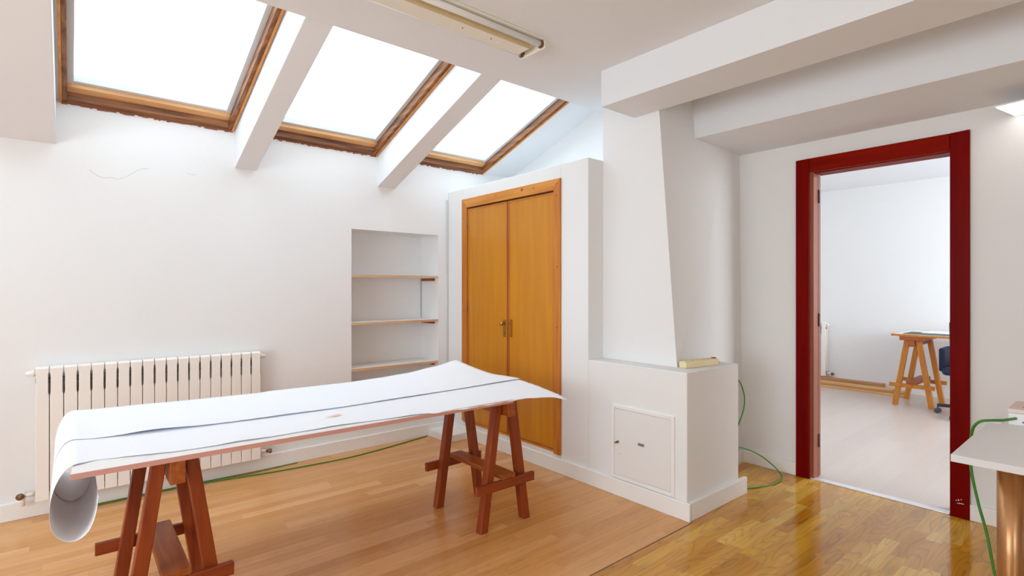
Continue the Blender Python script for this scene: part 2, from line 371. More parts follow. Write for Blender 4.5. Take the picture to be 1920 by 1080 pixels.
# roof slope with the openings of the skylights
RH = .16
sky = [(-1.13, -.215), (-.045, .878), (1.032, 1.950), (2.121, 3.045)]
SY0 = 2.74   # upper end of the skylights (behind the ceiling edge)
bm = nb()
def slab(xa, xb, ya, yb, lo=0.0, hi=RH, b=None):
    b = b or bm
    hexa(b, [(xa, ya, zs(ya)+lo), (xb, ya, zs(ya)+lo), (xb, yb, zs(yb)+lo), (xa, yb, zs(yb)+lo),
             (xa, ya, zs(ya)+hi), (xb, ya, zs(ya)+hi), (xb, yb, zs(yb)+hi), (xa, yb, zs(yb)+hi)])
xs = [X0-.12] + [v for p in sky for v in p] + [X1+.12]
for i in range(0, len(xs), 2): slab(xs[i], xs[i+1], YE-.3, YA+.3)
for a, b in sky: slab(a, b, YE-.3, SY0); slab(a, b, YA+.0, YA+.3)
struct(obj('ceiling_slope', bm, 'ceil'))
# rafters under the slope
for k, (xa, xb) in enumerate(((-.36, -.058), (.886, 1.026), (1.956, 2.113))):
    bm = nb()
    zb = lambda y: 2.137 + SL*(YA-y)
    hexa(bm, [(xa, YE, zb(YE)), (xb, YE, zb(YE)), (xb, YA, zb(YA)), (xa, YA, zb(YA)),
              (xa, YE, zs(YE)), (xb, YE, zs(YE)), (xb, YA, zs(YA)), (xa, YA, zs(YA))])
    struct(obj('ceiling_rafter', bm, 'ceil', bevel=.003))
# skylight windows
def ring(bm, xa, xb, ya, yb, w, lo, hi, sides='abcd'):
    def sl(a, b, c, d): slab(a, b, c, d, lo, hi, bm)
    if 'l' in sides: sl(xa, xa+w, ya, yb)
    if 'r' in sides: sl(xb-w, xb, ya, yb)
    if 'b' in sides: sl(xa+w, xb-w, yb-w, yb)
    if 't' in sides: sl(xa+w, xb-w, ya, ya+w)
for k, (a, b) in enumerate(sky[1:]):
    w = bpy.data.objects.new('window_%d' % (k+1), None); C.objects.link(w); struct(w)
    w['label'] = ['largest sloping roof window at the left with brown frame', 'middle sloping roof window between the two white rafters', 'smallest sloping roof window, nearest the cupboard'][k]
    bm = nb(); ring(bm, a, b, SY0, YA, .036, -.006, .11, 'lr'); obj('window_frame', bm, 'frame_dark', w, .002)
    bm = nb(); ring(bm, a, b, SY0, YA, .036, -.006, .11, 'bt'); obj('window_frame', bm, 'frame_dark_x', w, .002)
    bm = nb(); slab(a+.0005, a+.013, SY0, YA-.001, -.016, -.0065, bm); slab(b-.013, b-.0005, SY0, YA-.001, -.016, -.0065, bm); obj('bead', bm, 'pine_trim_h', w, .001)
    bm = nb(); slab(a+.036, b-.036, YA-.085, YA-.036, .035, .095, bm); obj('window_sill', bm, 'frame_light_x', w, .002)
    bm = nb(); ring(bm, a+.036, b-.036, SY0+.036, YA-.06, .030, .055, .09, 'lr'); ring(bm, a+.036, b-.036, SY0+.036, YA-.085, .02, .06, .095, 'b')
    obj('metal_frame', bm, 'alu', w, .001)
    bm = nb(); slab(a+.05, b-.05, SY0+.03, YA-.095, .096, .100, bm); obj('pane', bm, 'glass', w)
    # ragged varnish stain on the wall under the sill, broken into blots
    bm = nb(); rnd = random.Random(k)
    x = a+.01
    while x < b-.02:
        ww = rnd.uniform(.006, .03); h = rnd.uniform(.001, .012)
        if x+ww > b: ww = b-x
        bx(bm, x, x+ww, YA-.0012, YA, Z0-.012-h, Z0-.002); x += ww
    obj('varnish_stain', bm, 'stain', w)
w = bpy.data.objects.new('window_4', None); C.objects.link(w); struct(w)
a, b = sky[0]
bm = nb(); ring(bm, a, b, SY0, YA, .036, -.006, .11, 'lrbt'); obj('window_frame', bm, 'frame_dark', w, .002)
bm = nb(); slab(a+.03, b-.03, SY0+.03, YA-.03, .096, .100, bm); obj('pane', bm, 'glass', w)
# baseboards
def base(name, *a): return struct(box(name, 'trimw', *a, bevel=.004))
base('baseboard_radiator_side', X0, XB-.02, YA-.02, YA, 0, .10)
base('baseboard_cupboard_side', XB-.02, XB, 1.612, YA-.0, 0, .102)
struct(box('trim_4', 'dark', XB+.0005, XB+.0075, 1.622, 1.6395, 0, .098))
base('baseboard_ledge', XB+.008, 3.30, 1.615, 1.6395, 0, .102)
bm = nb(); ya_, yb_ = cf(3.24, .824), 1.944
hexa(bm, [(3.24, ya_-.02, 0), (XC-.001, yb_-.02, 0), (XC-.001, yb_, 0), (3.24, ya_, 0), (3.24, ya_-.02, .09), (XC-.001, yb_-.02, .09), (XC-.001, yb_, .09), (3.24, ya_, .09)])
struct(obj('baseboard_chimney', bm, 'trimw', bevel=.003))
base('baseboard_doorway', XC-.02, XC, 1.548, 1.922, 0, .09)
base('baseboard_doorway', XC-.02, XC, Y0, .625, 0, .09)
# chipped white sill under the cupboard
box_ = struct(box('trim_3', 'chip', XB-.006, XB+.004, 2.66, 3.80, .102, .134))
# plastered block on the floor in the corner
bm = nb(); bx(bm, 2.43, XB-.021, 3.74, YA-.021, 0, .058)
tag(obj('pipe_cover', bm, 'trimw', bevel=.003), 'low flat white box on the floor in the corner left of the cupboard', 'box')
# doorway casing
d = bpy.data.objects.new('door_1', None); C.objects.link(d); struct(d)
d['label'] = 'dark red door casing around the open doorway to the next room'
def prism_x(name, pts, x0, x1, m, parent, bevel=.003):
    bm = nb(); A = [bm.verts.new((x0, y, z)) for y, z in pts]; B = [bm.verts.new((x1, y, z)) for y, z in pts]; n = len(pts)
    bm.faces.new(A); bm.faces.new(B[::-1])
    for i in range(n): bm.faces.new((A[i], A[(i+1) % n], B[(i+1) % n], B[i]))
    return obj(name, bm, m, parent, bevel)
prism_x('casing', [(1.462, 0), (1.548, 0), (1.548, 2.179), (1.462, 2.181)], XC-.022, XC, 'red_door', d)
prism_x('casing', [(.625, 0), (.712, 0), (.712, 2.184), (.625, 2.187)], XC-.022, XC, 'red_door', d)
bm = nb(); rc = random.Random(5)
for i in range(9):
    y = rc.uniform(.650, .682); z = rc.uniform(.075, .105); bx(bm, XC-.0226, XC-.022, y, y+rc.uniform(.002, .006), z, z+rc.uniform(.002, .005))
pc = obj('paint_chips', bm, 'box_white', d); pc['kind'] = 'stuff'
prism_x('head_casing', [(.713, 2.088), (1.461, 2.088), (1.461, 2.181), (.713, 2.184)], XC-.020, XC, 'red_door_h', d)
box('jamb', 'jamb', XC, XC+.075, 1.440, 1.462, 0, DZ, d, .002)
box('jamb', 'jamb', XC, XC+.12, .706, .712, 0, DZ, d, .001)
box('head_jamb', 'red_door_h', XC, XC+.12, .712, 1.440, 2.078, DZ, d, .001)
box('door_stop', 'dark', XC+.0755, XC+.083, 1.440, 1.462, 0, 2.078, d)  # dark strip standing in for the shadow in the gap behind the jamb
box('rear_casing', 'jamb', XC+.0835, XC+.13, 1.444, 1.462, 0, 2.078, d, .001)
for z in (1.93, 1.08, .25):
    bm = nb(); cyl(bm, (XC+.079, 1.437, z-.045), (XC+.079, 1.437, z+.045), .0055, 10); obj('hinge', bm, 'dark', d)
# next room shell
struct(box('wall_next_room_far', 'wall', 7.95, 8.07, -2, 3.7, 0, ZC))
struct(box('wall_next_room_left', 'wall', 4.0, 7.95, 3.58, 3.7, 0, ZC))
bm = nb()
bx(bm, 4.0, 4.6, -2.1, -1.98, 0, ZC); bx(bm, 7.4, 7.95, -2.1, -1.98, 0, ZC); bx(bm, 4.6, 7.4, -2.1, -1.98, 0, .7); bx(bm, 4.6, 7.4, -2.1, -1.98, 2.5, ZC)
struct(obj('wall_next_room_right', bm, 'wall'))
struct(box('ceiling_next_room', 'ceil', 4.0, 8.07, -2.1, 3.7, ZC, ZC+.1))
struct(box('baseboard_next_room', 'trimw', 7.93, 7.95, -1.98, 3.58, 0, .09))

# ================================================================== BUILT-IN CUPBOARD
cb = thing('built_in_cupboard', 'tall built-in cupboard with two orange varnished wooden doors in the white wall', 'cupboard', (XB, 3.23, .126))
def L(o):  # keep world coordinates under a located empty
    o.location = tuple(-c for c in o.parent.location); return o
FY0, FY1, FZ0, FZ1 = 2.625, 3.835, .124, 2.072
L(prism_x('frame_post', [(FY0, FZ0), (FY0+.065, FZ0), (FY0+.065, FZ1-.078), (FY0, FZ1)], XB-.014, XB+.02, 'pine_trim', cb))
L(prism_x('frame_post', [(FY1-.078, FZ0+.02), (FY1, FZ0+.02), (FY1, FZ1), (FY1-.078, FZ1-.078)], XB-.014, XB+.02, 'pine_trim', cb))
L(prism_x('frame_head', [(FY0+.0655, FZ1-.078), (FY1-.0785, FZ1-.078), (FY1-.0005, FZ1), (FY0+.0005, FZ1)], XB-.015, XB+.02, 'pine_trim_h', cb))
YM = 3.211
for nm, (ya, yb) in (('door_leaf', (FY0+.069, YM-.007)), ('door_leaf', (YM+.007, FY1-.082))):
    bm = nb(); bx(bm, XB-.002, XB+.022, ya, yb, .152, FZ1-.088)
    lf = L(obj(nm, bm, 'door_ply', cb, .002))
    bm = nb(); t = .011; za, zb = .155, FZ1-.091
    bx(bm, XB-.006, XB-.002, ya+.002, ya+.002+t, za, zb); bx(bm, XB-.006, XB-.002, yb-.002-t, yb-.002, za, zb)
    bx(bm, XB-.006, XB-.002, ya+.002+t, yb-.002-t, zb-t, zb); bx(bm, XB-.006, XB-.002, ya+.002+t, yb-.002-t, za, za+t)
    obj('edge_moulding', bm, 'pine_trim', lf, .001)
L(box('centre_strip', 'red_strip', XB-.008, XB+.015, YM-.006, YM+.006, .155, FZ1-.089, cb, .002))
L(box('bottom_rail', 'pine_trim_h', XB-.008, XB+.02, FY0+.066, FY1-.080, .134, .150, cb, .002))
bm = nb()
bx(bm, XB+.023, XB+.026, FY0+.062, FY1-.076, .15, FZ1-.078)
L(obj('inner_lining', bm, 'dark', cb))
# lock plates, knob, hinges, screw holes
bm = nb(); bx(bm, XB-.0085, XB-.0022, 3.232, 3.266, .915, 1.050); pl = L(obj('lock_plate', bm, 'brass', cb, .002))
bm = nb(); lathe(bm, [(.009, 0), (.007, .014), (.014, .020), (.019, .030), (.015, .040), (.005, .044)], (XB-.008, 3.250, 1.020), (-1, 0, 0)); obj('knob', bm, 'brass', pl)
bm = nb(); lathe(bm, [(.004, 0), (.004, .0015)], (XB-.0085, 3.250, .945), (-1, 0, 0), 10); obj('keyhole', bm, 'dark', pl)
bm = nb(); bx(bm, XB-.0085, XB-.0022, 3.160, 3.194, .915, 1.055); bx(bm, XB-.020, XB-.0085, 3.160, 3.165, .920, 1.05)
pl = L(obj('pull_plate', bm, 'brass', cb, .002))
bm = nb(); lathe(bm, [(.005, 0), (.005, .0015)], (XB-.0085, 3.182, 1.02), (-1, 0, 0), 10); obj('keyhole', bm, 'dark', pl)
for z in (1.86, 1.15, .35):
    bm = nb(); cyl(bm, (XB-.008, FY1-.080, z-.04), (XB-.008, FY1-.080, z+.04), .005, 10); L(obj('hinge', bm, 'brown_metal', cb))
for y, z in ((2.655, 2.035), (3.79, 2.03), (3.35, 2.045), (2.657, 1.95), (2.650, 1.45), (2.652, 1.02), (2.652, .52), (3.80, 1.9), (3.80, 1.1), (2.9, 2.04)):
    bm = nb(); lathe(bm, [(.0045, 0), (.0045, .001)], (XB-.0155, y, z), (-1, 0, 0), 8); L(obj('screw', bm, 'dark', cb))
bm = nb(); lathe(bm, [(.013, 0), (.011, .001)], (XB-.0155, 3.03, 2.045), (-1, 0, 0), 12); L(obj('wood_knot', bm, 'cleat', cb))

# ================================================================== NICHE SHELVES
for k, (z, lab) in enumerate(((1.407, 'top white shelf with raw wood edge in the wall niche'), (1.020, 'middle white shelf with raw wood edge in the wall niche'), (.648, 'lowest visible white shelf with raw wood edge in the wall niche'))):
    s = thing('niche_shelf', lab, 'shelf', (2.14, YA+.15, z), 'shelves in the wall niche')
    L(box('shelf_board', 'shelf_white', NX0+.002, NX1-.002, YA+.006, YA+ND-.002, z-.018, z, s))
    L(box('front_edge', 'shelf_edge', NX0+.002, NX1-.002, YA-.002, YA+.0055, z-.019, z, s))
    L(box('cleat', 'cleat', NX1-.022, NX1-.001, YA+.06, YA+.26, z-.042, z-.0185, s))
    L(box('cleat', 'cleat', NX0+.001, NX0+.022, YA+.06, YA+.26, z-.042, z-.0185, s))
# thin cable in the niche corner and in the wall corner
bm = nb(); tube(bm, [(NX1-.006, YA+ND-.006, 1.38), (NX1-.004, YA+ND-.006, 1.2), (NX1-.006, YA+ND-.006, 1.03)], .003, 6)
tag(obj('niche_wire', bm, 'grey_label'), 'thin grey wire in the back corner of the niche between top and middle shelf', 'wire')
bm = nb(); tube(bm, [(2.632, YA-.007, 2.095), (2.630, YA-.006, 1.6), (2.634, YA-.006, 1.1), (2.631, YA-.006, .6), (2.633, YA-.006, .12)], .005, 8)
tag(obj('corner_cable', bm, 'cable_w'), 'thin whitish cable running down the corner left of the cupboard', 'cable')

# ================================================================== RADIATORS
def section(bm, x, y1, z0, z1, pitch, mi=0):
    """front plate with rounded top curving back to the wall side, seen from -Y"""
    w = pitch*.46
    prof = []   # (y, z) outline going around
    yf = y1-.085
    for k in range(7):
        a = k/6*PI/2; prof.append((yf+.03-.03*math.cos(a), z1-.03+.03*math.sin(a)))
    prof = [(yf, z0)] + prof + [(y1-.02, z1), (y1-.02, z0)]
    def width(z):   # narrower waist near the top where the slots open
        return w
    A = [bm.verts.new((x-width(z), y, z)) for y, z in prof]; B = [bm.verts.new((x+width(z), y, z)) for y, z in prof]
    n = len(prof)
    bm.faces.new(A); bm.faces.new(B[::-1])
    for i in range(n): bm.faces.new((A[i], A[(i+1) % n], B[(i+1) % n], B[i]))
def sec_mesh(pitch, z0, z1):
    bm = nb(); w = pitch*.5-.0018
    # face plate with notches at the upper sides
    H = z1-z0
    out = [(-w, 0), (w, 0), (w, H-.155), (w-.0035, H-.145), (w-.0035, H-.045), (w, H-.022), (w, H-.004), (-w, H-.004), (-w, H-.022), (-w+.0035, H-.045), (-w+.0035, H-.145), (-w, H-.155)]
    A = [bm.verts.new((x, -.08, z)) for x, z in out]; B = [bm.verts.new((x, -.066, z)) for x, z in out]; n = len(out)
    bm.faces.new(A); bm.faces.new(B[::-1])
    for i in range(n): bm.faces.new((A[i], A[(i+1) % n], B[(i+1) % n], B[i]))
    # rounded cap on top going back
    prof = [(-.080, H-.02), (-.079, H-.006), (-.070, H+.003), (-.055, H+.006), (-.02, H+.002), (-.005, H-.012), (-.005, H-.03), (-.066, H-.03)]
    A = [bm.verts.new((-w, y, z)) for y, z in prof]; B = [bm.verts.new((w, y, z)) for y, z in prof]; n = len(prof)
    bm.faces.new(A); bm.faces.new(B[::-1])
    for i in range(n): bm.faces.new((A[i], A[(i+1) % n], B[(i+1) % n], B[i]))
    bx(bm, -.010, .010, -.066, -.006, .02, H-.03)        # inner column
    bx(bm, -w, w, -.015, -.005, .03, H-.04)              # rear fin
    bmesh.ops.recalc_face_normals(bm, faces=bm.faces)
    me = bpy.data.meshes.new('section'); bm.to_mesh(me); bm.free(); me.materials.append(M['radiator'])
    return me
def radiator(name, label, x0, n, pitch, y, z0, z1, rot=0, loc=None, group=None):
    r = thing(name, label, 'radiator', loc or (x0, y, z0), rz=rot)
    me = sec_mesh(pitch, z0, z1)
    for i in range(n):
        o = bpy.data.objects.new('section', me); C.objects.link(o); o.parent = r; o.location = ((i+.5)*pitch, 0, 0)
        b = o.modifiers.new('bevel', 'BEVEL'); b.width = .0022; b.segments = 2; b.limit_method = 'ANGLE'
    H = z1-z0
    for hh in (H-.075, .05):
        bm = nb(); cyl(bm, (.002, -.04, hh), (n*pitch-.002, -.04, hh), .016, 14); obj('header_pipe', bm, 'rad_gap', r)
    bm = nb(); bx(bm, .02, n*pitch-.02, -.004, .008, .06, H-.10); obj('wall_bracket', bm, 'radiator', r)
    return r, H
rad, H = radiator('radiator', 'long white sectional radiator on the wall behind the paper-covered table', -.147, 19, .0621, YA-.012, .102, .85)
Wd = 19*.0621
for x, s in ((0, -1), (Wd, 1)):
    bm = nb(); lathe(bm, [(.02, 0), (.02, .012), (.014, .018), (.014, .03), (.009, .04)], (x, -.04, H-.03), (s, 0, -.1)); obj('end_plug', bm, 'radiator', rad)
bm = nb(); cyl(bm, (0, -.04, .04), (-.05, -.04, .035), .011, 12); cyl(bm, (-.05, -.04, .05), (-.05, -.04, -.02), .009, 12)
cyl(bm, (-.05, -.04, .035), (-.05, .005, .035), .009, 12)
v = obj('valve', bm, 'radiator', rad)
bm = nb(); lathe(bm, [(.010, 0), (.017, .004), (.018, .02), (.012, .028)], (-.052, -.045, .038), (-.7, -.7, 0)); obj('valve_cap', bm, 'brown_metal', v)
bm = nb(); cyl(bm, (Wd, -.04, .045), (Wd+.045, -.04, .035), .011, 12); cyl(bm, (Wd+.035, -.04, .035), (Wd+.035, .005, .03), .009, 12)
v = obj('valve', bm, 'radiator', rad)
bm = nb(); lathe(bm, [(.009, 0), (.011, .012), (.016, .018), (.017, .03), (.010, .036)], (Wd+.045, -.045, .036), (.95, -.3, 0)); obj('valve_cap', bm, 'brown_metal', v)
rad2, H2 = radiator('radiator', 'white radiator seen through the doorway at the left of the far wall', 0, 10, .06, 0, .105, .83, rot=-PI/2, loc=(7.95-.012, 2.767+.60, .105))
bm = nb(); cyl(bm, (.60, -.04, .04), (.65, -.04, .035), .012, 10); cyl(bm, (.65, -.04, .06), (.65, -.04, 0), .014, 10); cyl(bm, (.65, -.04, .03), (.65, .005, .03), .009, 10)
v = obj('valve', bm, 'radiator', rad2)
bm = nb(); lathe(bm, [(.012, 0), (.02, .01), (.02, .03), (.01, .04)], (.66, -.05, .04), (.8, -.6, 0), 12); obj('valve_cap', bm, 'brown_metal', v)
bm = nb(); lathe(bm, [(.018, 0), (.018, .012), (.012, .03)], (.60, -.04, H2-.03), (1, 0, 0), 12); obj('end_plug', bm, 'radiator', rad2)

# ================================================================== ACCESS HATCH
h = thing('access_hatch', 'small white metal access door low in the plastered ledge block', 'hatch', (XB, 1.936, .34))
HY0, HY1, HZ0, HZ1 = 1.716, 2.171, .106, .566
bm = nb(); t = .022
bx(bm, XB-.010, XB+.001, HY0, HY0+t, HZ0, HZ1); bx(bm, XB-.010, XB+.001, HY1-t, HY1, HZ0, HZ1)
bx(bm, XB-.010, XB+.001, HY0+t, HY1-t, HZ1-t, HZ1); bx(bm, XB-.010, XB+.001, HY0+t, HY1-t, HZ0, HZ0+t)
L(obj('frame', bm, 'trimw', h, .002))
hd = L(box('hatch_door', 'hatch', XB-.008, XB+.001, HY0+t+.0015, HY1-t-.0015, HZ0+t+.0015, HZ1-t-.0015, h, .0015))
bm = nb(); lathe(bm, [(.009, 0), (.009, .004), (.005, .006)], (XB-.008, 2.118, .336), (-1, 0, 0), 14)
lk_ = obj('lock', bm, 'brass', hd)
bm = nb(); bx(bm, XB-.034, XB-.014, 2.1165, 2.1195, .329, .343); bx(bm, XB-.040, XB-.030, 2.108, 2.128, .3345, .3375); L2 = obj('key', bm, 'brown_metal', hd, .001)
bm = nb(); bx(bm, XB-.0095, XB-.008, 1.922, 1.968, .345, .364); np_ = obj('nameplate', bm, 'grey_label', hd, .0006)
bm = nb()
for i in range(6): bx(bm, XB-.0101, XB-.0095, 1.925+i*.0065, 1.930+i*.0065, .352, .358)
obj('printed_text', bm, 'dkgrey', hd)
bm = nb(); lathe(bm, [(.002, 0), (.002, .001)], (XB-.008, 2.105, .262), (-1, 0, 0), 8); obj('pin_hole', bm, 'dark', hd)

# ================================================================== POWER STRIP ON THE LEDGE
ps = thing('power_strip', 'cream multi-socket power strip lying on the white ledge by the chimney', 'power strip', (2.94, 1.735, .824), rz=math.radians(-9))
bm = nb(); bx(bm, -.150, .150, -.027, .027, 0, .040); obj('housing', bm, 'cream', ps, .006)
for i in range(5):
    bm = nb(); lathe(bm, [(.020, 0), (.020, .003), (.017, .003), (.016, .0015)], (-.115+i*.05, 0, .040), (0, 0, 1), 18)
    so = obj('socket', bm, 'cream', ps)
    bm = nb(); cyl(bm, (-.115+i*.05-.007, 0, .0405), (-.115+i*.05-.007, 0, .0432), .0025, 8); cyl(bm, (-.115+i*.05+.007, 0, .0405), (-.115+i*.05+.007, 0, .0432), .0025, 8)
    obj('pin_holes', bm, 'dark', so)
bm = nb(); bx(bm, .118, .142, -.012, .012, .040, .046); obj('switch', bm, 'box_brown', ps, .002)
bm = nb(); tube(bm, [(3.088, 1.712, .842), (3.12, 1.715, .834), (3.16, 1.73, .831), (3.20, 1.76, .830), (3.245, 1.80, .826), (3.30, 1.79, .790), (3.44, 1.765, .70), (3.50, 1.755, .64), (3.535, 1.75, .55), (3.515, 1.75, .46), (3.45, 1.755, .37), (3.40, 1.77, .28), (3.43, 1.77, .232), (3.52, 1.75, .21), (3.64, 1.72, .16), (3.74, 1.68, .09), (3.765, 1.62, .03), (3.70, 1.575, .0065), (3.58, 1.57, .0045), (3.46, 1.60, .0045), (3.38, 1.635, .0045), (3.335, 1.67, .0045), (3.32, 1.78, .0045)], .0045, 8)
tag(obj('power_cable', bm, 'cable_g'), 'green cable hanging from the cream power strip and looping on the floor behind the ledge', 'cable')
bm = nb(); tube(bm, [(.10, 4.020, .0045), (.45, 4.030, .0045), (.625, 4.032, .0045), (.80, 3.995, .0045), (1.06, 3.944, .0045), (1.35, 3.915, .0045), (1.62, 3.900, .0045), (1.90, 3.93, .0045), (2.20, 3.99, .0045), (2.405, 4.030, .0045)], .0045, 8)
tag(obj('floor_cable', bm, 'cable_g'), 'green cable lying on the floor along the radiator wall', 'cable', None)
bm = nb(); tube(bm, [(.30, 4.040, .0035), (.55, 4.040, .0035), (.75, 4.036, .0035), (1.0, 4.020, .0035), (1.3, 4.038, .0035)], .003, 8)
tag(obj('floor_cable', bm, 'cable_g'), 'shorter thinner green cable close to the baseboard under the radiator', 'cable', None)

# ================================================================== FLUORESCENT FIXTURE ON THE CEILING
fl = thing('fluorescent_fixture', 'old unlit twin fluorescent tube fixture on the flat white ceiling', 'light fixture', (1.28, 2.11, ZC))
FX0, FX1 = .66, 1.925
L(box('base_plate', 'fix', FX0, FX1, 2.020, 2.205, ZC-.012, ZC-.0005, fl, .002))
bm = nb()
A = [bm.verts.new((FX0+.02, y, z)) for y, z in ((2.075, ZC-.0125), (2.195, ZC-.0125), (2.185, ZC-.048), (2.092, ZC-.048))]
B = [bm.verts.new((FX1-.055, y, z)) for y, z in ((2.075, ZC-.0125), (2.195, ZC-.0125), (2.185, ZC-.048), (2.092, ZC-.048))]
bm.faces.new(A); bm.faces.new(B[::-1])
for i in range(4):
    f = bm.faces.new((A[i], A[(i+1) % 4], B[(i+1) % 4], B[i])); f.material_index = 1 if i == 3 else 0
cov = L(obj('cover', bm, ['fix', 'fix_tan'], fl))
bm = nb(); lathe(bm, [(.012, 0), (.012, .003), (.009, .004)], (1.70, 2.135, ZC-.048), (0, 0, -1), 16); obj('starter', bm, 'fix', cov)
for x in (1.47, 1.645):
    bm = nb(); lathe(bm, [(.004, 0), (.004, .001)], (x, 2.13, ZC-.048), (0, 0, -1), 10); obj('screw_hole', bm, 'dark', cov)
for y in (2.043, 2.172):
    zt = ZC-.030 if y < 2.1 else ZC-.028
    rr = .0155 if y < 2.1 else .0145
    if y > 2.1: y = 2.1995+.0
    bm = nb(); cyl(bm, (FX0+.03, y, zt), (FX1-.035, y, zt), rr, 18); tb = L(obj('tube', bm, 'tube', fl))
    bm = nb(); cyl(bm, (FX1-.035, y, zt), (FX1-.024, y, zt), rr+.0006, 18); obj('tube_cap', bm, 'grey_label', tb)
    bm = nb(); cyl(bm, (FX0+.02, y, zt), (FX0+.03, y, zt), rr+.0006, 18); obj('tube_cap', bm, 'grey_label', tb)
    bm = nb(); lathe(bm, [(.019, 0), (.019, .008), (.016, .014)], (FX1-.022, y, zt), (1, 0, 0), 18); L(obj('lamp_holder', bm, 'brown_metal', fl))
    bm = nb(); lathe(bm, [(.019, 0), (.019, .008), (.016, .014)], (FX0+.018, y, zt), (-1, 0, 0), 18)
    L(obj('lamp_holder', bm, 'brown_metal', fl))
L(box('end_plate', 'fix', FX1-.008, FX1, 2.022, 2.212, ZC-.052, ZC-.012, fl, .002))

# ================================================================== LED PANEL
lp = thing('led_panel', 'lit rectangular LED ceiling panel at the right above the doorway wall', 'light', (3.73, .37, 2.298), rz=math.radians(-10))
bm = nb(); bx(bm, -.13, .13, -.15, .10, -.076, -.068); obj('frame', bm, 'box_white', lp, .001)
bm = nb(); cyl(bm, (0, -.03, -.068), (0, -.03, 0), .012, 14); obj('stem', bm, 'box_white', lp)
bm = nb(); bx(bm, -.124, .124, -.144, .094, -.080, -.0762); obj('diffuser', bm, 'led', lp)

# ================================================================== TRESTLES AND PAPER TABLE
def trestle(label, cx, y0, y1, ztop, mats=('trestle', 'trestle_h', 'trestle_y'), group='trestles under the paper-covered board', foot=.150, sec=.046, zb=.24, bar_dx=(-.215, .185), rz=0, beamh=.085):
    r = thing('trestle', label, 'trestle', (cx, (y0+y1)/2, 0), group, rz)
    h = (y1-y0)/2
    bm = nb(); bx(bm, -.024, .024, -h-.07, h+.07, ztop-beamh, ztop-.0005); obj('top_beam', bm, mats[2], r, .003)
    for fy in (-h, h):
        for s in (-1, 1):
            a = Vector((s*foot, fy, 0)); b = Vector((s*.0485, fy, ztop-.004))
            bm = nb(); w = sec/2
            dx = sec*.52
            hexa(bm, [(a.x-dx, fy-w, 0), (a.x+dx, fy-w, 0), (a.x+dx, fy+w, 0), (a.x-dx, fy+w, 0),
                      (b.x-dx*.92, fy-w, b.z), (b.x+dx*.92, fy-w, b.z), (b.x+dx*.92, fy+w, b.z), (b.x-dx*.92, fy+w, b.z)])
            obj('leg', bm, mats[0], r, .003)
        yy = fy - (w + .0125) if fy < 0 else fy + (w + .0125)
        bm = nb(); bx(bm, bar_dx[0], bar_dx[1], yy-.012, yy+.012, zb-.024, zb+.024); obj('crossbar', bm, mats[1], r, .003)
    bm = nb(); bx(bm, -.045, .045, -h-w-.022, h+w+.022, zb+.0245, zb+.0495); obj('stretcher_plank', bm, mats[2], r, .003)
    return r
BT = .692
trestle('dark reddish wooden trestle under the right end of the paper-covered board', 1.832, 2.258, 2.690, BT)
trestle('dark reddish wooden trestle under the left end of the paper-covered board', .295, 2.258, 2.690, BT)
bd = thing('table_top', 'long white melamine board resting on two wooden trestles under paper sheets', 'table top', (.95, 2.59, BT+.009))
def quadslab(name, m, q, z0, z1, parent, bevel=0):
    bm = nb(); hexa(bm, [(x, y, z0) for x, y in q]+[(x, y, z1) for x, y in q]); return L(obj(name, bm, m, parent, bevel))
quadslab('board', 'melamine', [(.004, 2.180), (1.800, 2.142), (1.820, 3.043), (.043, 3.08)], BT, .7100, bd)
quadslab('edge_band', 'edge_pink', [(.003, 2.1785), (1.800, 2.1405), (1.800, 2.1415), (.004, 2.1795)], BT, .7098, bd)

def interp(tab, x):
    if x <= tab[0][0]: return tab[0][1:]
    for p, q in zip(tab, tab[1:]):
        if x <= q[0]:
            t = (x-p[0])/(q[0]-p[0]); t = t*t*(3-2*t)*.5+t*.5
            return tuple(a+(b-a)*t for a, b in zip(p[1:], q[1:]))
    return tab[-1][1:]
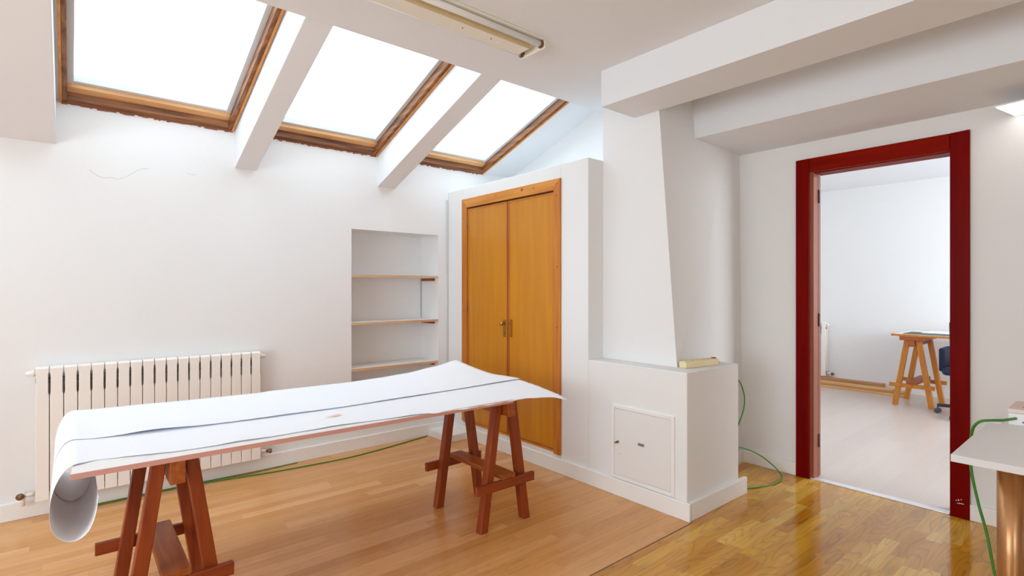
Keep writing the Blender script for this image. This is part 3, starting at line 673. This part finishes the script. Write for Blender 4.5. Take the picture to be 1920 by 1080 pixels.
# curl of the paper over the left end: (x, z) from the table top outwards, down and back under
curl = [(.075, .0), (.040, .002), (.012, .003), (-.012, -.010), (-.032, -.044), (-.044, -.085), (-.048, -.125), (-.046, -.165), (-.036, -.200), (-.015, -.226), (.014, -.236), (.042, -.222), (.060, -.190), (.070, -.150), (.075, -.105)]
def sheet(name, label, front, back, x_end, zfun, lip, seed, curl_k, yfront_curl, yback_curl, rag=.0):
    rnd = random.Random(seed)
    NT, NS = 26, 90
    rows = []
    for j in range(NT+1):
        t = j/NT; row = []
        # curl part, from the free end to the table top
        n = len(curl)
        fine = []
        for i in range((n-1)*3+1):
            s = i/3; k = int(min(s, n-2)); u = s-k
            p0 = curl[max(k-1, 0)]; p1 = curl[k]; p2 = curl[k+1]; p3 = curl[min(k+2, n-1)]
            fine.append(tuple(.5*((2*p1[a])+(-p0[a]+p2[a])*u+(2*p0[a]-5*p1[a]+4*p2[a]-p3[a])*u*u+(-p0[a]+3*p1[a]-3*p2[a]+p3[a])*u**3) for a in (0, 1)))
        yy = yfront_curl + (yback_curl-yfront_curl)*t
        kk = curl_k[0] + (curl_k[1]-curl_k[0])*t
        for i, (x, z) in enumerate(reversed(fine)):
            e = 1-i/(len(fine)-1)
            ragz = rag*rnd.uniform(-1, 1) if i < 2 else 0
            y_tab = front(.08)[0] + (back(.08)[0]-front(.08)[0])*t
            y_ = y_tab*(1-min(1, e*3)) + yy*min(1, e*3)
            zz = zfun(.08, t)
            row.append((x + (.0), y_, zz + z*kk + ragz))
        xe = x_end(t)
        for i in range(1, NS+1):
            u = i/NS; x = .08+(xe-.08)*u
            if i == NS and rag: x += rnd.uniform(-.004, .004)
            yf = front(x)[0]; yb = back(x)[0]; y = yf+(yb-yf)*t
            row.append((x, y, zfun(x, t) + lip(x, t)*min(1, (x-.08)/.12)))
        rows.append(row)
    bm = nb(); V = [[bm.verts.new(p) for p in r] for r in rows]
    for A, B in zip(V, V[1:]):
        for i in range(len(A)-1):
            f = bm.faces.new((A[i], A[i+1], B[i+1], B[i])); f.smooth = True
    me = bpy.data.meshes.new(name); bm.to_mesh(me); bm.free(); me.materials.append(M['paper'])
    o = bpy.data.objects.new(name, me); C.objects.link(o)
    s = o.modifiers.new('solidify', 'SOLIDIFY'); s.thickness = .0006; s.offset = 1
    return tag(o, label, 'paper', 'wide paper sheets on the board')
fr1 = [(-1, 2.262), (.005, 2.262), (.07, 2.303), (.14, 2.281), (.22, 2.250), (.30, 2.232), (.64, 2.212), (.9, 2.205), (1.05, 2.190), (1.19, 2.165), (1.32, 2.143), (1.62, 2.136), (1.80, 2.139), (1.90, 2.13), (2.0, 2.105), (2.14, 2.055)]
mid = [(-1, 2.637), (.028, 2.637), (.205, 2.586), (.436, 2.560), (.707, 2.537), (1.022, 2.524), (1.378, 2.532), (1.806, 2.548), (2.227, 2.574)]
bk = [(-1, 3.10), (2.5, 3.10)]
zb_tab = [(-1, .745), (.03, .745), (.2, .741), (.55, .732), (.80, .728), (.84, .731), (1.1, .729), (1.32, .728), (1.5, .733), (1.69, .742), (1.9, .765), (2.09, .796)]
rw = random.Random(3)
wob = [(x/14, rw.uniform(-.004, .004)) for x in range(0, 32)]
def front1(x): return (interp(fr1, x)[0] + interp(wob, x)[0]*(1 if x > .3 else 0) + (0.004*math.sin(x*41)+.003*math.sin(x*83+1) if x > 1.3 else 0),)
def back1(x): return (interp(mid, x)[0]+.07,)
def z1f(x, t):
    z = .7108
    if x > 1.88: z -= 0.020*((x-1.88)/.25)**2*(1-t)**2     # free end sags
    if x > 1.25: z -= .006*min(1, (x-1.25)/.3)*max(0, 1-t*14)      # edge folds over the board
    if x > 2.06: z -= .012*(1-t)**6*((x-2.06)/.07)
    return z
def lip1(x, t):   # slight lift of the free front edge
    return (.002+.0025*math.sin(x*9)**2)*max(0, 1-t*5)*(1 if x < 1.3 else 0)
sheet('paper_sheet', 'front white paper sheet along the near board edge, torn end overhanging right', front1, back1, lambda t: 2.135+.10*t, z1f, lip1, 1, (1.0, 1.02), 2.235, 2.70, rag=.004)
def front2(x): return interp(mid, x)
def back2(x): return interp(bk, x)
def z2f(x, t):
    zb = interp(zb_tab, x)[0]
    k = max(0, (t-.45)/.55)
    return .7150 + (zb-.7150)*(k**1.6)
def lip2(x, t):
    g = math.exp(-((x-.28)/.14)**2)*.008 + .0022 + .002*math.sin(x*5+1)**2
    return g*max(0, 1-t*3.5)**1.5
def xe2(t):
    return 2.228 + .03*math.sin(t*PI) - .14*t**1.5
sheet('paper_sheet', 'rear white paper sheet overlapping the front one, its far corner curling up by the cupboard', front2, back2, xe2, z2f, lip2, 2, (1.0, 1.15), 2.66, 3.10)
bm = nb(); A = [bm.verts.new(p) for p in ((.885, 2.372, .7165), (.955, 2.395, .7165), (.965, 2.372, .7175))]; bm.faces.new(A)
B = [bm.verts.new(p.co+Vector((0, 0, .001))) for p in A]; bm.faces.new(B[::-1])
for i in range(3): bm.faces.new((A[i], A[(i+1) % 3], B[(i+1) % 3], B[i]))
tag(obj('paper_scrap', bm, 'scrap'), 'tiny peach scrap on the white paper in the middle of the table', 'scrap')

# ================================================================== DESK AT THE RIGHT EDGE
dk = thing('desk', 'white desk with round bronze-toned metal legs at the right edge of the photo', 'desk', (2.70, -.35, 0))
L(box('desktop', 'melamine', 2.278, 3.10, -1.15, .418, .716, .740, dk, .0015))
L(box('edge_band', 'desk_edge', 2.2765, 2.2775, -1.149, .417, .717, .739, dk))
for x, y in ((2.40, .285), (3.02, .285), (2.40, -1.03), (3.02, -1.03)):
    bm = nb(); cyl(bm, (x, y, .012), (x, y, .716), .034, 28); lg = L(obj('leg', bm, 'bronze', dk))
    bm = nb(); lathe(bm, [(.036, 0), (.036, .012), (.030, .0125)], (x, y, 0), (0, 0, 1), 24); obj('foot', bm, 'black', lg)
bx_ = thing('carton', 'small white carton with a pinkish lid on the white desk', 'box', (3.08, .25, .740), rz=0)
bm = nb(); bx(bm, -.118, .10, -.20, .108, 0, .048); obj('tray', bm, 'box_white', bx_, .003)
bm = nb(); bx(bm, -.120, .102, -.202, .110, .0485, .066); ld = obj('lid', bm, 'box_pink', bx_, .003)
bm = nb(); bx(bm, -.06, -.03, -.16, .07, .0655, .0668); obj('slot', bm, 'box_brown', ld)
bm = nb()
for i in range(3): bx(bm, -.1186, -.118, .055-i*.022, .066-i*.022, .012, .018)
obj('printed_marks', bm, 'dkgrey', bx_)
bm = nb(); hexa(bm, [(2.93, .375, .7405), (3.09, .375, .7405), (3.095, .41, .7405), (2.95, .412, .7405), (2.93, .375, .744), (3.09, .375, .744), (3.095, .41, .744), (2.95, .412, .744)])
tag(obj('paper_pad', bm, 'box_white'), 'thin white pad on the desk behind the small carton', 'pad')
bm = nb(); tube(bm, [(2.958, .335, .768), (2.90, .365, .765), (2.86, .395, .765), (2.845, .425, .758), (2.85, .446, .735), (2.87, .458, .70), (2.885, .464, .64), (2.885, .462, .54), (2.89, .441, .41), (2.89, .414, .29), (2.885, .385, .12), (2.87, .34, .012), (2.84, .26, .0055), (2.75, .1, .0055)], .0055, 8)
tag(obj('desk_cable', bm, 'cable_g'), 'green cable coming from the carton and hanging over the desk edge to the floor', 'cable')

# ================================================================== NEXT ROOM
tr = trestle('honey-coloured wooden trestle under the drawing table in the next room', 0, 0, 0, .745, ('trestle2', 'trestle2', 'trestle2_r'), group=None, foot=.16, sec=.045) if False else None
r = thing('trestle', 'honey-coloured wooden trestle with red-brown beam in the room beyond the doorway', 'trestle', (7.32, 1.625, 0), rz=-PI/2)
hh = .225; ztop = .768; sec = .048; w = sec/2
bm = nb(); bx(bm, -.11, .11, -hh-.06, hh+.06, .725, ztop); obj('top_board', bm, 'trestle2_r', r, .003)
bm = nb(); bx(bm, -.024, .024, -hh-.07, hh+.07, .66, .7245); obj('top_beam', bm, 'trestle2_r', r, .003)
for fy in (-hh, hh):
    for s in (-1, 1):
        dx = sec*.5; ax = s*.165; bxx = s*.052
        bm = nb(); hexa(bm, [(ax-dx, fy-w, 0), (ax+dx, fy-w, 0), (ax+dx, fy+w, 0), (ax-dx, fy+w, 0), (bxx-dx, fy-w, .722), (bxx+dx, fy-w, .722), (bxx+dx, fy+w, .722), (bxx-dx, fy+w, .722)])
        obj('leg', bm, 'trestle2', r, .003)
    yy = fy-(w+.0125) if fy < 0 else fy+(w+.0125)
    bm = nb(); bx(bm, -.21, .20, yy-.012, yy+.012, .205, .248); obj('crossbar', bm, 'trestle2', r, .003)
bm = nb(); bx(bm, -.05, .05, -hh-w-.035, hh+w+.03, .2485, .285); obj('stretcher_plank', bm, 'trestle2_r', r, .003)
dt = thing('drawing_table_top', 'pale wood-edged table top on the trestle in the next room', 'table top', (7.4, .95, .79))
L(box('board', 'trestle2', 7.045, 7.78, .2, 1.815, .7685, .790, dt, .002))
L(box('top_surface', 'melamine', 7.06, 7.765, .22, 1.80, .7902, .792, dt))
tag(box('cutting_mat', 'table_dark', 7.10, 7.45, 1.15, 1.72, .7922, .797), 'dark sheet lying on the table top in the next room', 'mat')
bm = nb(); bx(bm, 7.30, 7.72, .9, 1.60, .7975, .800)
tag(obj('drawing_paper', bm, 'paper'), 'white paper on top of the dark sheet in the next room', 'paper')
r2 = copy_tree(r); r2.location = (7.32, .40, 0); r2['label'] = 'second honey-coloured trestle at the far end of the next-room table, hidden by the casing'
# loose planks along the far wall
for i, (xa, xb, ya, yb, za, zb, m, lab) in enumerate((
    (7.60, 7.645, 1.83, 3.45, 0, .022, 'plank', 'front-most pale loose plank lying along the far wall of the next room'),
    (7.65, 7.80, 1.83, 3.50, 0, .045, 'plank2', 'thicker brown loose plank next to the far wall of the next room'),
    (7.66, 7.74, 1.95, 3.52, .0455, .068, 'plank', 'pale plank lying on the thicker plank in the next room'),
    (7.81, 7.92, 2.10, 3.52, 0, .095, 'plank2', 'tall brown plank against the far wall under the radiator in the next room'))):
    tag(box('loose_plank', m, xa, xb, ya, yb, za, zb, bevel=.002), lab, 'plank', 'loose planks along the far wall')
# office chair
ch = thing('office_chair', 'navy blue office chair on casters partly hidden by the right casing', 'chair', (6.90, 1.068, 0), rz=PI)
bm = nb()
for k in range(5):
    a = math.radians(72*k+265); bar(bm, (0, 0, .105), (.31*math.cos(a), .31*math.sin(a), .085), .045, .03, (0, 0, 1))
lathe(bm, [(.045, .07), (.045, .13), (.03, .15)], (0, 0, 0), (0, 0, 1)); obj('base', bm, 'black', ch, .004)
for k in range(5):
    a = math.radians(72*k+265); x, y = .31*math.cos(a), .31*math.sin(a); s = Vector((-math.sin(a), math.cos(a), 0))
    bm = nb(); c = Vector((x, y, .028))
    cyl(bm, c-s*.026, c-s*.008, .027, 18); cyl(bm, c+s*.008, c+s*.026, .027, 18); cyl(bm, c-s*.026, c+s*.026, .008, 10); cyl(bm, (x, y, .02), (x, y, .075), .007, 10)
    obj('caster', bm, 'caster', ch)
bm = nb(); cyl(bm, (0, 0, .15), (0, 0, .40), .022, 18); obj('gas_column', bm, 'black', ch)
def padded(name, x0, x1, y0, y1, z0, z1, m, parent, bev=.03, rot=None):
    bm = nb(); bx(bm, -(x1-x0)/2, (x1-x0)/2, -(y1-y0)/2, (y1-y0)/2, -(z1-z0)/2, (z1-z0)/2)
    o = obj(name, bm, m, parent, bev, loc=((x0+x1)/2, (y0+y1)/2, (z0+z1)/2), seg=4)
    if rot: o.rotation_euler = rot
    return o
padded('seat', -.24, .24, -.23, .23, .43, .51, 'blue', ch, .035)
padded('arm_panel', -.20, .12, .225, .275, .45, .69, 'blue', ch, .024)
padded('arm_panel', -.20, .12, -.275, -.225, .45, .69, 'blue', ch, .024)
padded('backrest', .16, .23, -.17, .17, .54, .98, 'blue', ch, .033, rot=(0, .12, 0))
padded('back_bracket', .12, .25, -.03, .03, .40, .428, 'black', ch, .008)
